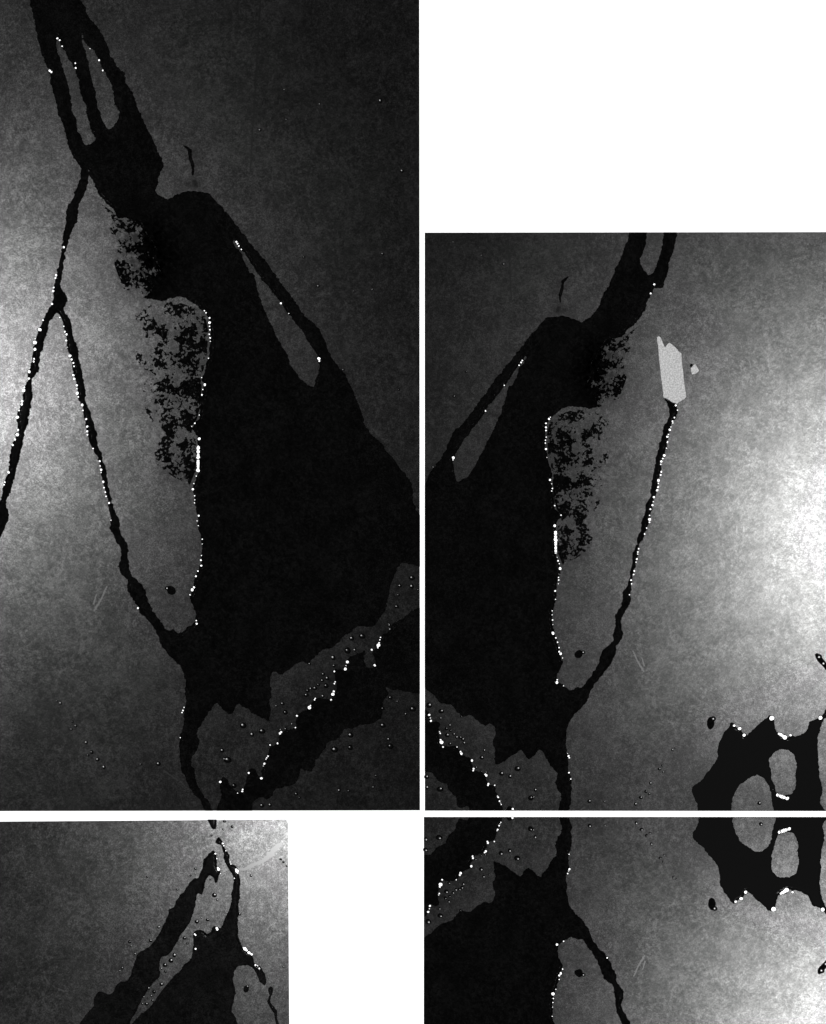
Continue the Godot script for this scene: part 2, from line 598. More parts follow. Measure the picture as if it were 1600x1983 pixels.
# ------------------------------------------------------------------ the scene
func _ready() -> void:
	var cam := Camera3D.new()
	cam.name = "camera"
	cam.fov = 2.0 * rad_to_deg(atan(0.9915 / HIGH))
	cam.position = Vector3(0, HIGH + MID, 0)
	cam.rotation_degrees = Vector3(-90, 0, 0)
	cam.near = 0.5
	cam.far = 400.0
	add_child(cam)
	cam.current = true

	var env := Environment.new()
	env.background_mode = Environment.BG_SKY
	var sky := Sky.new()
	var sm := ProceduralSkyMaterial.new()
	var grey := Color(0.14, 0.14, 0.14).linear_to_srgb()
	sm.sky_top_color = grey
	sm.sky_horizon_color = Color(0.2, 0.2, 0.2).linear_to_srgb()
	sm.ground_horizon_color = Color(0.2, 0.2, 0.2).linear_to_srgb()
	sm.ground_bottom_color = Color(0.2, 0.2, 0.2).linear_to_srgb()
	sm.sun_angle_max = 1.0
	sky.sky_material = sm
	env.sky = sky
	env.tonemap_mode = Environment.TONE_MAPPER_LINEAR
	env.tonemap_exposure = 1.0
	env.sdfgi_enabled = true
	env.ssao_enabled = true
	env.ssil_enabled = true
	var we := WorldEnvironment.new()
	we.name = "world_environment"
	we.environment = env
	add_child(we)

	var sun := DirectionalLight3D.new()
	sun.name = "sun"
	sun.light_energy = SUN
	sun.light_angular_distance = 0.5
	sun.sky_mode = DirectionalLight3D.SKY_MODE_LIGHT_ONLY
	sun.shadow_enabled = true
	sun.rotation_degrees = Vector3(-90, 0, 0)
	add_child(sun)

	# ---- ground
	var ground := MeshInstance3D.new()
	ground.name = "ground"
	var gm := PlaneMesh.new()
	gm.size = Vector2(240, 240)
	ground.mesh = gm
	mats.board = matte(0.86, 1.0, 0.0)
	ground.material_override = mats.board
	ground.set_meta("kind", "structure")
	ground.set_meta("label", "plain white ground round the four dark panels")
	add_child(ground)

	# ---- panels
	var content_uv := func(p: Vector2) -> Vector2: return Vector2((p.x + 250.0) / 1076.0, (p.y + 8.0) / 1592.0)
	frame_panel("tall", [Vector2(-8, -8), Vector2(812.3, -8), Vector2(813.8, 1569.5), Vector2(-8, 1570)], Vector2(-110, 760), content_uv)
	frame_panel("right", [Vector2(822.5, 450.3), Vector2(1608, 450), Vector2(1608, 1570), Vector2(822.8, 1570)], Vector2(1655, 1035), func(p: Vector2) -> Vector2: return content_uv.call(unmirrored(p)))
	frame_panel("small", [Vector2(-8, 1591.3), Vector2(557.5, 1587.3), Vector2(560.4, 1991), Vector2(-8, 1991)], Vector2(620, 1540), func(p: Vector2) -> Vector2: return Vector2((p.x + 8.0) / 576.0, (p.y - 1586.0) / 408.0))
	frame_panel("corner", [Vector2(820.8, 1582), Vector2(1608, 1582), Vector2(1608, 1991), Vector2(821, 1991)], Vector2(1650, 2060), func(p: Vector2) -> Vector2: return content_uv.call(unmirrored(unflipped(p))))
	var content_marks := func(im: Image):
		var o := Vector2(250, 8)
		scratch(im, Vector2(208, 1135) + o, Vector2(197, 1160) + o, 1.0, 7.0, 1)
		scratch(im, Vector2(198, 1158) + o, Vector2(183, 1183) + o, 1.2, 8.0, 2)
		scratch(im, Vector2(187, 1152) + o, Vector2(182, 1170) + o, 0.8, 5.0, 3)
		scratch(im, Vector2(65, 355) + o, Vector2(78, 372) + o, 0.6, 1.7, 4)
		scratch(im, Vector2(245, 918) + o, Vector2(238, 930) + o, 0.6, 1.8, 5)
		scratch(im, Vector2(286, 1462) + o, Vector2(304, 1478) + o, 0.6, 1.6, 6)
		scratch(im, Vector2(318, 1492) + o, Vector2(346, 1512) + o, 0.9, 1.9, 7)
		scratch(im, Vector2(410, 800) + o, Vector2(402, 1000) + o, 0.8, 1.5, 8)
		scratch(im, Vector2(505, 0) + o, Vector2(485, 330) + o, 1.2, 0.72, 9)
		stain(im, Vector2(282, 495) + o, Vector2(92, 120), 0.95, 61)
		stain(im, Vector2(350, 720) + o, Vector2(110, 170), 0.45, 62)
		stain(im, Vector2(345, 890) + o, Vector2(70, 80), 0.4, 63)
		stain(im, Vector2(374, 356) + o, Vector2(26, 16), 0.8, 64)
		stain(im, Vector2(90, 1400) + o, Vector2(90, 190), 0.35, 65)
		stain(im, Vector2(660, 130) + o, Vector2(260, 260), 0.3, 66)
		stain(im, Vector2(730, 520) + o, Vector2(150, 300), 0.25, 67)
		scratch(im, Vector2(-45, 852) + o, Vector2(-45, 864) + o, 1.4, 2.2, 10)
		scratch(im, Vector2(-29, 852) + o, Vector2(-29, 866) + o, 1.2, 2.0, 12)
		var rng := RandomNumberGenerator.new()
		rng.seed = 21
		for k in 46:      # a scuffed patch near the lower edge and short hairlines all over
			var c := Vector2(232, 1514) + Vector2(rng.randfn() * 16.0, rng.randfn() * 8.0) + o
			scratch(im, c, c + Vector2(rng.randf_range(-5, 5), rng.randf_range(-4, 4)), 0.7, 1.6, 30 + k)
		for k in 150:
			var c := Vector2(rng.randf_range(0, 1070), rng.randf_range(0, 1590))
			scratch(im, c, c + Vector2.from_angle(rng.randf() * TAU) * rng.randf_range(5, 16), 0.5, rng.randf_range(1.3, 1.8), 90 + k)
	var small_marks := func(im: Image):
		var o := Vector2(8, -1586)
		var rng := RandomNumberGenerator.new()
		rng.seed = 5
		for k in 60:      # a pale wiped smear right of the tip
			var t := rng.randf()
			var c := Vector2(456, 1686).lerp(Vector2(505, 1681), t).lerp(Vector2(505, 1681).lerp(Vector2(540, 1636), t), t) + Vector2(0, rng.randfn() * (0.6 + 3.4 * t)) + o
			scratch(im, c, c + Vector2(8, -2 - 5 * t), 1.2, 1.55, 200 + k)
		scratch(im, Vector2(300, 1735) + o, Vector2(318, 1754) + o, 0.8, 1.5, 300)
		scratch(im, Vector2(86, 1890) + o, Vector2(96, 1906) + o, 1.6, 1.9, 301)
		scratch(im, Vector2(112, 1914) + o, Vector2(127, 1920) + o, 1.0, 2.2, 302)
		scratch(im, Vector2(148, 1760) + o, Vector2(120, 1790) + o, 2.5, 0.8, 303)
		scratch(im, Vector2(145, 1775) + o, Vector2(160, 1783) + o, 0.7, 1.6, 304)
		for k in 40:
			var c := Vector2(rng.randf_range(0, 570), rng.randf_range(0, 405))
			scratch(im, c, c + Vector2.from_angle(rng.randf() * TAU) * rng.randf_range(5, 14), 0.5, rng.randf_range(1.3, 1.7), 310 + k)
	var big := grain_texture(1076, 1592, 11, content_marks)
	var little := grain_texture(576, 408, 51, small_marks)
	mats.face_tall = matte(0.0092, 0.1030, 0.02372, 0.0571, big)
	mats.face_right = matte(0.0100, 0.1040, 0.03334, 0.0667, big)
	mats.face_corner = matte(0.0112, 0.1040, 0.03091, 0.0634, big)
	for k in ["tall", "right", "corner"]:      # brushed lengthwise
		mats["face_" + k].anisotropy_enabled = true
		mats["face_" + k].anisotropy = -0.1 if k == "tall" else -0.24
	mats.face_small = matte(0.0220, 0.0900, 0.01878, 0.0150, little)
	mats.liquid_tall = matte(0.0048, 0.04, 0.004, 0.0, big)
	mats.liquid_right = matte(0.0048, 0.04, 0.004, 0.0, big)
	mats.liquid_corner = matte(0.0048, 0.04, 0.004, 0.0, big)
	mats.liquid_small = matte(0.0085, 0.04, 0.01, 0.0, little)
	mats.liquid_splat = matte(0.0042, 0.04, 0.01)
	mats.drop = matte(0.001, 0.22, 0.22)
	mats.bead = matte(0.001, 0.26, 0.45)
	mats.paper = matte(0.95, 0.9, 0.2, 0.0, paper_grain())
	panel("tall", mats.face_tall, "tallest dark photo panel, with a forked black trickle at its left edge")
	panel("right", mats.face_right, "dark photo panel with a pale torn strip of tape and a bright right edge")
	panel("small", mats.face_small, "smallest grey photo panel, at the bottom left, with two black pointed puddles")
	panel("corner", mats.face_corner, "dark photo panel in the bottom right corner, showing the blot hanging from its top edge")

	# ---- outlines of the tall panel's puddles, piece by piece
	var arm_left := pts([59, -12, 59, 0, 68, 37, 72, 66, 79, 91, 87, 118, 97, 142, 101, 168, 109, 194, 115, 223, 122, 241, 129, 265, 135, 286, 146, 307, 156, 325])
	var fork_left := pts([157, 341, 150, 365, 143, 383, 132, 404, 129, 418, 130, 434, 126, 450, 123, 466, 121, 487, 115, 515, 110, 536, 106, 557, 104, 576, 101, 589, 89, 610, 83, 628, 76, 644, 69, 662, 66, 683, 64, 702, 56, 723, 55, 736, 50, 749, 46, 767, 39, 788, 34, 812, 38, 834, 31, 850, 22, 866, 20, 892, 18, 915, 9, 936, 5, 957, -2, 976, -14, 1000])
	var fork_right := pts([-14, 1070, -2, 1047, 8, 1028, 16, 1010, 18, 994, 13, 978, 18, 957, 25, 939, 31, 918, 37, 892, 43, 866, 50, 834, 56, 812, 63, 773, 64, 752, 63, 736, 76, 720, 77, 699, 83, 678, 87, 657, 93, 641, 96, 626, 105, 613])
	var strand_left := pts([112, 605, 121, 620, 127, 641, 130, 662, 135, 686, 143, 707, 143, 725, 150, 749, 152, 770, 160, 788, 165, 812, 171, 839, 177, 858, 184, 876, 193, 892, 197, 913, 201, 934, 205, 952, 210, 971, 213, 994, 215, 1010, 214, 1023, 222, 1039, 232, 1057, 236, 1076, 231, 1097, 237, 1112, 248, 1125, 247, 1139, 255, 1154, 268, 1178, 278, 1191])
	var foot_left := pts([284, 1195, 294, 1209, 304, 1225, 310, 1243, 320, 1259, 339, 1277, 352, 1293, 358, 1311, 360, 1337, 361, 1358, 357, 1379, 356, 1403, 350, 1429, 349, 1458, 350, 1482, 361, 1511, 373, 1534, 391, 1553, 404, 1580])
	var foot_right := pts([413, 1580, 405, 1555, 396, 1542, 383, 1519, 377, 1495, 370, 1471, 379, 1453, 385, 1435, 381, 1416, 394, 1398, 400, 1387, 416, 1364, 425, 1364, 434, 1374, 446, 1382, 454, 1374, 463, 1362, 475, 1369, 487, 1378, 502, 1387, 515, 1393, 523, 1397, 523, 1379, 522, 1358, 526, 1348, 522, 1324, 526, 1306, 534, 1301, 544, 1305, 557, 1298, 571, 1288, 582, 1281, 598, 1285, 610, 1272, 623, 1259, 641, 1255, 655, 1246, 665, 1234, 678, 1225, 691, 1214, 704, 1214, 719, 1214, 728, 1207, 741, 1188, 749, 1175, 753, 1141, 762, 1120, 770, 1099, 781, 1090, 799, 1093, 824, 1088])
	var body_right := pts([824, 1010, 813, 998, 803, 981, 799, 963, 799, 944, 788, 923, 770, 902, 754, 879, 739, 858, 720, 843, 707, 822, 697, 788, 683, 757, 668, 725, 657, 712, 641, 689, 626, 655, 613, 631, 592, 613, 571, 584, 542, 544, 513, 505, 487, 473, 460, 439, 442, 415, 426, 399, 410, 381, 404, 375, 388, 373, 367, 371, 346, 378, 325, 386])
	var arm_right := pts([312, 381, 301, 371, 307, 354, 311, 333, 319, 323, 315, 312, 307, 294, 297, 273, 286, 249, 276, 228, 264, 205, 258, 181, 244, 163, 241, 144, 228, 129, 215, 110, 207, 84, 195, 63, 181, 45, 169, 29, 163, 10, 157, 0, 157, -12])
	var inner_arm := pts([172, 330, 178, 344, 184, 360, 194, 378, 207, 394, 223, 409, 228, 421])
	var body_left := pts([262, 426, 276, 445, 291, 471, 299, 487, 297, 505, 308, 526, 302, 547, 294, 563, 286, 576, 302, 581, 320, 581, 339, 576, 360, 578, 378, 589, 394, 602, 405, 618, 408, 641, 408, 662, 404, 694, 396, 720, 391, 733, 396, 746, 392, 767, 388, 794, 387, 810, 373, 825, 379, 837, 384, 850, 384, 879, 386, 910, 379, 929, 374, 947, 378, 968, 381, 984, 384, 999, 383, 1018, 390, 1034, 392, 1052, 391, 1078, 388, 1097, 381, 1115, 374, 1141, 369, 1162, 378, 1181, 381, 1190, 378, 1206, 367, 1214, 349, 1226, 336, 1221, 324, 1219])
	var strand_right := pts([312, 1204, 304, 1194, 289, 1167, 283, 1152, 276, 1133, 262, 1121, 253, 1112, 251, 1097, 248, 1078, 247, 1057, 237, 1036, 232, 1023, 231, 1005, 220, 986, 216, 965, 210, 942, 207, 913, 199, 892, 198, 876, 190, 863, 188, 842, 181, 820, 176, 797, 167, 781, 165, 752, 159, 723, 155, 697, 150, 673, 142, 647, 138, 628])
	var fork_top := pts([127, 605, 126, 597, 131, 584, 126, 568, 117, 552, 121, 539, 122, 523, 127, 494, 134, 468, 139, 450, 150, 431, 151, 416, 153, 399, 163, 381, 168, 362, 172, 344])
	var finger_gap := pts([111, 73, 121, 92, 131, 108, 143, 131, 150, 142, 154, 157, 157, 181, 165, 202, 171, 226, 176, 247, 185, 268, 181, 276, 171, 282, 160, 273, 155, 260, 150, 252, 150, 236, 142, 223, 140, 202, 136, 178, 129, 157, 123, 136, 119, 118, 111, 97])
	var finger_gap_wide := pts([159, 66, 165, 79, 173, 92, 189, 108, 197, 129, 210, 150, 218, 171, 223, 199, 231, 218, 228, 236, 215, 249, 207, 248, 198, 235, 196, 220, 189, 205, 185, 178, 178, 155, 172, 131, 167, 105, 159, 84])
	var sliver := pts([452, 463, 463, 476, 479, 497, 497, 526, 513, 547, 539, 578, 560, 610, 584, 639, 607, 675, 617, 691, 618, 715, 614, 733, 609, 749, 599, 746, 584, 736, 568, 715, 557, 691, 542, 662, 529, 636, 508, 589, 497, 555, 492, 534, 484, 529, 475, 513, 468, 492, 456, 479])
	var band := pts([822, 1190, 801, 1182, 788, 1192, 775, 1201, 762, 1209, 752, 1222, 738, 1232, 731, 1253, 724, 1264, 727, 1288, 718, 1294, 709, 1290, 705, 1278, 707, 1261, 694, 1267, 678, 1272, 673, 1285, 668, 1298, 649, 1298, 652, 1322, 649, 1343, 641, 1354, 618, 1352, 607, 1361, 598, 1373, 581, 1382, 576, 1393, 571, 1408, 557, 1414, 544, 1421, 536, 1442, 523, 1445, 518, 1466, 508, 1487, 506, 1505, 500, 1503, 492, 1490, 484, 1492, 479, 1511, 469, 1532, 460, 1536, 450, 1524, 439, 1508, 433, 1505, 426, 1516, 429, 1547, 421, 1580, 484, 1580, 489, 1553, 505, 1545, 523, 1545, 534, 1529, 552, 1524, 568, 1518, 578, 1508, 584, 1490, 602, 1494, 610, 1484, 612, 1471, 626, 1456, 634, 1438, 652, 1431, 662, 1419, 670, 1412, 683, 1411, 697, 1403, 725, 1400, 739, 1387, 741, 1369, 744, 1353, 752, 1348, 752, 1340, 747, 1331, 754, 1332, 758, 1336, 773, 1335, 786, 1339, 799, 1341, 822, 1330])
	var trickle_zone := pts([-30, 328, 174, 328, 165, 560, 190, 800, 262, 1060, 300, 1180, 312, 1206, 282, 1194, 240, 1190, -30, 1190])
	var fleck_upper := pts([198, 396, 228, 418, 262, 422, 282, 445, 302, 482, 304, 505, 312, 528, 304, 552, 288, 580, 262, 572, 238, 558, 222, 512, 232, 470, 205, 440])
	var fleck_lower := pts([296, 588, 340, 584, 372, 594, 398, 612, 404, 640, 402, 690, 392, 726, 390, 780, 382, 812, 372, 826, 380, 852, 380, 910, 368, 940, 340, 926, 306, 902, 298, 870, 322, 838, 296, 818, 284, 800, 276, 752, 292, 720, 262, 710, 268, 640, 262, 610])

	# ---- beads on the rims, measured from enlargements
	var bead_fork := spots([475, 303, 10, 418, 510, 9, 413, 530, 8, 400, 575, 6, 400, 600, 7, 397, 626, 9, 388, 670, 6, 388, 720, 8, 322, 840, 8, 298, 910, 11, 264, 975, 7, 262, 1005, 15, 262, 1055, 12, 256, 1125, 11, 253, 1145, 8, 232, 1178, 8, 220, 1220, 11, 218, 1270, 11, 184, 1335, 10, 178, 1358, 12, 165, 1460, 18, 168, 1438, 10, 145, 1505, 8, 132, 1555, 13], 0, 400)
	bead_fork += spots([133, 35, 13, 138, 125, 8, 132, 160, 15, 115, 195, 12, 98, 235, 11, 68, 437, 9, 40, 510, 8, 34, 528, 8], 0, 800)
	var bead_strand := spots([445, 820, 6, 462, 855, 5, 475, 885, 8, 482, 925, 7, 495, 945, 9, 492, 990, 7, 500, 1040, 5, 520, 1103, 10, 532, 1130, 9, 545, 1155, 10, 550, 1180, 7, 545, 1245, 10, 551, 1272, 9, 570, 1320, 12, 571, 1345, 6, 573, 1378, 11, 581, 1405, 11, 610, 1465, 9, 615, 1505, 8, 622, 1535, 8, 640, 1570, 9], 0, 400)
	bead_strand += spots([640, 45, 9, 647, 100, 9, 647, 135, 12, 648, 160, 7, 673, 210, 9, 690, 262, 7, 739, 355, 8, 742, 390, 6, 749, 418, 8, 750, 437, 7, 758, 480, 6, 765, 507, 9, 770, 550, 6, 780, 583, 9, 786, 614, 6, 808, 663, 9, 803, 695, 6, 822, 790, 5, 1020, 1438, 7], 0, 800)
	var bead_body := spots([1510, 770, 5, 1522, 785, 8, 1548, 823, 8, 1548, 858, 10, 1548, 885, 8, 1551, 910, 6, 1546, 943, 8, 1552, 970, 4, 1553, 995, 6, 1548, 1047, 8, 1540, 1120, 4, 1490, 1262, 6, 1513, 1315, 10, 1498, 1350, 5, 1492, 1390, 7, 1498, 1412, 5], 0, 400)
	bead_body += spots([1472, 15, 4, 1440, 75, 5, 1417, 98, 7, 1472, 190, 10, 1450, 465, 5, 1443, 495, 6, 1432, 520, 6, 1425, 562, 10, 1438, 610, 5, 1439, 640, 6, 1437, 662, 6, 1440, 695, 5, 1468, 757, 8, 1456, 795, 4, 1465, 830, 5, 1494, 930, 4, 1494, 965, 4, 1490, 1010, 5, 1488, 1050, 5, 1484, 1085, 6, 1487, 1125, 13, 1462, 1165, 6, 1447, 1203, 9, 1434, 1250, 6, 1420, 1303, 13, 1433, 1285, 10, 1404, 1340, 4, 1453, 1553, 11, 1450, 1530, 6, 1395, 1582, 6], 0, 800)
	bead_body += bar(Vector2(384.5, 864), Vector2(384, 911), 3.0, 14)
	var bead_foot := spots([1345, 760, 9, 1352, 745, 7, 1360, 722, 5, 1348, 890, 6, 1332, 945, 6], 0, 1180)
	var bead_hand := spots([428, 290, 9, 445, 303, 8, 463, 347, 8, 495, 410, 6, 560, 472, 10, 563, 507, 8, 372, 528, 11, 383, 537, 8, 668, 365, 5, 697, 382, 7, 735, 450, 10, 762, 525, 8], 0, 0)
	var bead_sliver := spots([222, 262, 8, 230, 276, 9, 240, 293, 8, 258, 318, 6, 387, 493, 8, 550, 715, 9, 608, 790, 4, 830, 1122, 13, 833, 1140, 7], 400, 400)
	var bead_band := spots([1285, 207, 6, 1280, 225, 6, 1274, 248, 10, 1269, 265, 13, 1265, 282, 11, 1220, 298, 9, 1242, 413, 11, 1040, 388, 11, 1030, 415, 5, 1025, 440, 13, 944, 458, 9, 950, 535, 7, 944, 548, 7, 940, 606, 9, 933, 626, 15, 920, 667, 10, 803, 657, 6, 798, 667, 6, 767, 710, 11, 760, 725, 13, 668, 785, 10, 654, 856, 9, 657, 872, 10, 552, 905, 8, 543, 915, 10, 470, 1000, 10, 525, 988, 8, 529, 1000, 9, 455, 1082, 6, 446, 1094, 7, 440, 1104, 7, 428, 1138, 7, 420, 1155, 5, 413, 1167, 5, 313, 1206, 10, 406, 1246, 10, 265, 1342, 10, 268, 1328, 8, 103, 1272, 11, 115, 1252, 7, 230, 1355, 5], 400, 1180)

	# ---- free drops
	var drop_band := spots([1073, 214, 16, 1150, 198, 17, 1042, 305, 22, 936, 356, 18, 1095, 300, 12, 942, 416, 10, 862, 478, 11, 892, 508, 14, 855, 525, 11, 884, 564, 17, 826, 556, 12, 802, 582, 13, 770, 585, 11, 748, 600, 13, 738, 632, 13, 762, 402, 9, 562, 696, 12, 584, 760, 16, 516, 712, 8, 548, 888, 9, 585, 882, 9, 632, 846, 9, 1352, 118, 10, 1356, 148, 11, 860, 640, 12], 400, 1180)
	drop_band += spots([1428, 1274, 12, 1518, 1216, 16, 1516, 1278, 16, 1416, 1342, 11, 1405, 1428, 12, 1562, 1304, 10, 1350, 1558, 10], 400, 800)
	var drop_patch := spots([272, 856, 20, 412, 898, 18, 338, 922, 16, 118, 1040, 14, 158, 1110, 21, 134, 1104, 10, 205, 1300, 17], 400, 1180)
	var drop_below := spots([1064, 928, 18, 947, 1035, 21, 1062, 1020, 18, 1345, 958, 12, 1358, 1010, 20, 1524, 736, 18, 1302, 856, 17, 1472, 772, 9, 1358, 652, 12, 1302, 732, 13, 664, 1362, 11, 688, 1388, 9, 980, 1336, 12, 1050, 1340, 8, 1232, 1312, 8, 1252, 1228, 7, 410, 1446, 14, 470, 1442, 13, 1556, 878, 8, 1410, 680, 7], 400, 1180)
	var drop_left := spots([450, 690, 11, 424, 674, 6, 538, 826, 9, 562, 858, 11, 530, 884, 8, 640, 980, 12, 680, 1052, 13, 724, 1106, 13, 770, 1162, 14, 652, 1074, 8, 1040, 1142, 7], 0, 1180)
	var drop_foot := spots([1172, 1138, 15], 0, 1180)
	var drop_far := spots([1284, 745, 14, 1444, 1262, 13, 395, 962, 10, 575, 665, 7, 835, 770, 6, 590, 885, 6], 400, 0)
	drop_far += spots([825, 588, 9, 1090, 625, 8, 1225, 612, 7, 1300, 350, 9, 720, 375, 8, 1010, 1205, 8, 1420, 1352, 8], 400, 400)

	# ---- puddles of the tall panel
	var light_left := Vector2(-0.75, -0.6)
	var main_tall := puddle("tall", [join([arm_left, fork_left, fork_right, strand_left, foot_left, foot_right, body_right, arm_right]), join([inner_arm, body_left, strand_right, fork_top]), finger_gap, finger_gap_wide, sliver],
		"largest black puddle, arm-shaped, with two slots at its top and a forked trickle", "puddle", "puddle", 1.3, trickle_zone)
	beads(main_tall, "tall", bead_hand + bead_fork + bead_strand + bead_body + bead_foot + bead_sliver)
	var same := func(p: Vector2) -> Vector2: return p
	residue(main_tall, "tall", [fleck_upper, fleck_lower], same, 31)
	var band_tall := puddle("tall", [band], "ragged black puddle in the tall panel's lower right corner, beaded along its upper edge")
	beads(band_tall, "tall", bead_band)
	var crack := ribbon([Vector2(354, 281), Vector2(361, 286), Vector2(368, 292), Vector2(369, 306), Vector2(374, 322), Vector2(374, 340)], [0.6, 2.2, 3.0, 2.2, 3.2, 0.8])
	puddle("tall", [crack], "short black hairline trickle above the tall puddle's shoulder", "trickle", "trickle", 0.6)
	puddle("tall", [blob(Vector2(332, 1143), 9, 8, 0.5)], "single round black drop inside the grey island left of the tall puddle", "water_blot", "water drop", 0.8)
	drops("tall", [Vector3(324, 1139, 4.0)], Vector2.ZERO, "bright bead touching the single round black drop on the tall panel", "")
	drops("tall", drop_band, light_left, "tiny water drop, %s from left, on the tall panel's grey strip between puddles", "drops on the tall panel's grey strip")
	drops("tall", drop_patch, light_left, "small drop, %s from left, on the rounded grey patch under the tall panel's puddle", "drops on the tall panel's grey patch")
	drops("tall", drop_below, light_left, "small dark drop, %s from left, below the ragged puddle in the tall panel's corner", "drops below the tall panel's ragged puddle")
	drops("tall", drop_left, light_left, "tiny drop, %s from left, in the slanting row at the tall panel's lower left", "row of drops on the tall panel")
	drops("tall", drop_foot, light_left, "lone bright water drop left of the tall puddle's narrow foot", "")
	drops("tall", drop_far, light_left, "faint speck of water, %s from left, right of the tall puddle's arm", "specks on the tall panel's dark right side")

	# ---- puddles of the right panel: the same liquid mirrored, with its own arm, and a blot
	var wrist_right := pts([1311, 442, 1311, 450, 1306, 474, 1299, 498, 1293, 524, 1288, 542, 1280, 558, 1267, 558, 1261, 571, 1253, 582, 1250, 597, 1240, 613, 1227, 629, 1217, 636, 1202, 653])
	var wrist_left := pts([1128, 624, 1144, 613, 1157, 600, 1167, 574, 1178, 555, 1186, 537, 1198, 511, 1207, 490, 1217, 460, 1227, 442])
	var wrist_gap := pts([1255, 442, 1251, 469, 1244, 490, 1240, 508, 1248, 524, 1259, 533, 1269, 521, 1276, 506, 1280, 487, 1284, 469, 1285, 442])
	var cap := pts([128, 606, 124, 590, 130, 568, 138, 561, 125, 564, 110, 574, 107, 583, 110, 598])
	var torso := [body_left, strand_right, cap, strand_left, foot_left, foot_right, body_right]
	var torso_right := []
	for s in torso:
		torso_right.append(through(s, mirrored))
	var main_outline := join([wrist_right] + torso_right + [wrist_left])
	var sliver_right := through(sliver, mirrored)
	var band_right := through(band, mirrored)
	var blot := pts([1341, 1525, 1345, 1520, 1358, 1512, 1366, 1499, 1382, 1481, 1390, 1465, 1391, 1441, 1400, 1423, 1411, 1410, 1417, 1399, 1425, 1407, 1435, 1414, 1442, 1426, 1458, 1413, 1471, 1402, 1490, 1386, 1498, 1394, 1500, 1407, 1505, 1418, 1519, 1427, 1534, 1426, 1547, 1424, 1561, 1415, 1568, 1399, 1582, 1393, 1595, 1381, 1604, 1366, 1612, 1366, 1612, 1384, 1600, 1389, 1591, 1399, 1584, 1423, 1582, 1441, 1584, 1465, 1584, 1483, 1587, 1510, 1592, 1532, 1586, 1552, 1583, 1582, 1355, 1582, 1353, 1573, 1348, 1552, 1341, 1538])
	var blot_hole := pts([1490, 1473, 1494, 1462, 1505, 1452, 1524, 1452, 1536, 1460, 1542, 1478, 1541, 1497, 1541, 1520, 1529, 1539, 1505, 1536, 1499, 1523, 1492, 1499])
	var blot_hole_low := pts([1417, 1586, 1416, 1572, 1417, 1549, 1429, 1523, 1445, 1510, 1466, 1500, 1482, 1510, 1490, 1525, 1494, 1549, 1495, 1586])
	var bead_blot := spots([920, 780, 11, 960, 802, 16, 993, 850, 18, 1197, 725, 17, 1250, 840, 15, 1264, 847, 15, 1280, 858, 16, 1292, 866, 17, 1335, 850, 13, 1555, 722, 17], 1180, 1200)
	bead_blot += bar(Vector2(1505, 1539), Vector2(1524, 1545.5), 3.6, 7)
	var bead_wrist := [Vector3(1267, 551, 2.8), Vector3(1260, 568.5, 2.0)]
	var zone_right := through(trickle_zone, mirrored)
	var all_beads := through_spots(bead_strand + bead_body + bead_foot + bead_sliver, mirrored, 0.95)
	all_beads += spots([490, 1315, 10, 503, 1350, 5, 480, 1405, 9, 474, 1418, 9, 466, 1432, 8, 446, 1495, 8, 436, 1530, 9, 428, 1546, 8, 430, 1582, 6], 1180, 440)
	var light_right := Vector2(0.75, -0.6)
	var main_right := puddle("right", [main_outline, sliver_right, wrist_gap], "large black arm-shaped puddle with a thin trickle hanging from the strip of tape", "puddle", "puddle", 1.1, zone_right)
	beads(main_right, "right", all_beads + bead_wrist)
	residue(main_right, "right", [through(fleck_upper, mirrored), through(fleck_lower, mirrored)], unmirrored, 31)
	var band_r := puddle("right", [band_right], "ragged black puddle in the right panel's lower left corner, with beads along its upper edge", "puddle", "puddle", 1.1)
	beads(band_r, "right", through_spots(bead_band, mirrored, 0.95))
	var blot_r := puddle("right", [blot, blot_hole, blot_hole_low], "spiky black blot with two oval holes at the foot of the right panel", "puddle", "puddle", 1.0, PackedVector2Array(), mats.liquid_splat)
	beads(blot_r, "right", bead_blot)
	puddle("right", [blob(Vector2(1376, 1400), 6.5, 12, 0.12)], "oval black drop left of the spiky blot on the right panel", "water_blot", "water drop", 0.3)
	drops("right", [Vector3(1381, 1391.6, 5.0)], Vector2.ZERO, "bright bead on top of the oval black drop beside the right panel's blot", "")
	var streak := ribbon([Vector2(1580, 1266), Vector2(1585, 1274), Vector2(1594, 1284), Vector2(1603, 1296), Vector2(1612, 1308)], [2.0, 5.0, 4.5, 4.0, 3.0])
	puddle("right", [streak], "short black streak with two bright beads at the right panel's right edge", "trickle", "trickle", 0.3)
	drops("right", [Vector3(1585.5, 1272, 6.0), Vector3(1594, 1284.5, 5.6)], Vector2.ZERO, "bright bead, %s from left, on the short black streak at the right panel's edge", "beads on the right panel's streak")
	puddle("right", [through(crack, mirrored)], "short black hairline trickle above the right puddle's shoulder", "trickle", "trickle", 0.5)
	puddle("right", [through(blob(Vector2(332, 1143), 9, 8, 0.5), mirrored)], "single round black drop between the right puddle and its trickle", "water_blot", "water drop", 0.6)
	drops("right", [Vector3(1129.5, 1263, 3.6)], Vector2.ZERO, "bright bead touching the single round black drop on the right panel", "")
	drops("right", through_spots(drop_band, mirrored, 0.85), light_right, "tiny drop, %s from left, on the right panel's grey strip between puddles", "drops on the right panel's grey strip")
	drops("right", through_spots(drop_patch, mirrored, 0.85), light_right, "small drop, %s from left, on the rounded grey patch under the right panel's puddle", "drops on the right panel's grey patch")
	drops("right", through_spots(drop_below, mirrored, 0.85), light_right, "small dark drop, %s from left, in the lower left corner of the right panel", "drops in the right panel's corner")
	drops("right", through_spots(drop_left, mirrored, 0.85), light_right, "tiny drop, %s from left, in the slanting row beside the right panel's blot", "row of drops on the right panel")
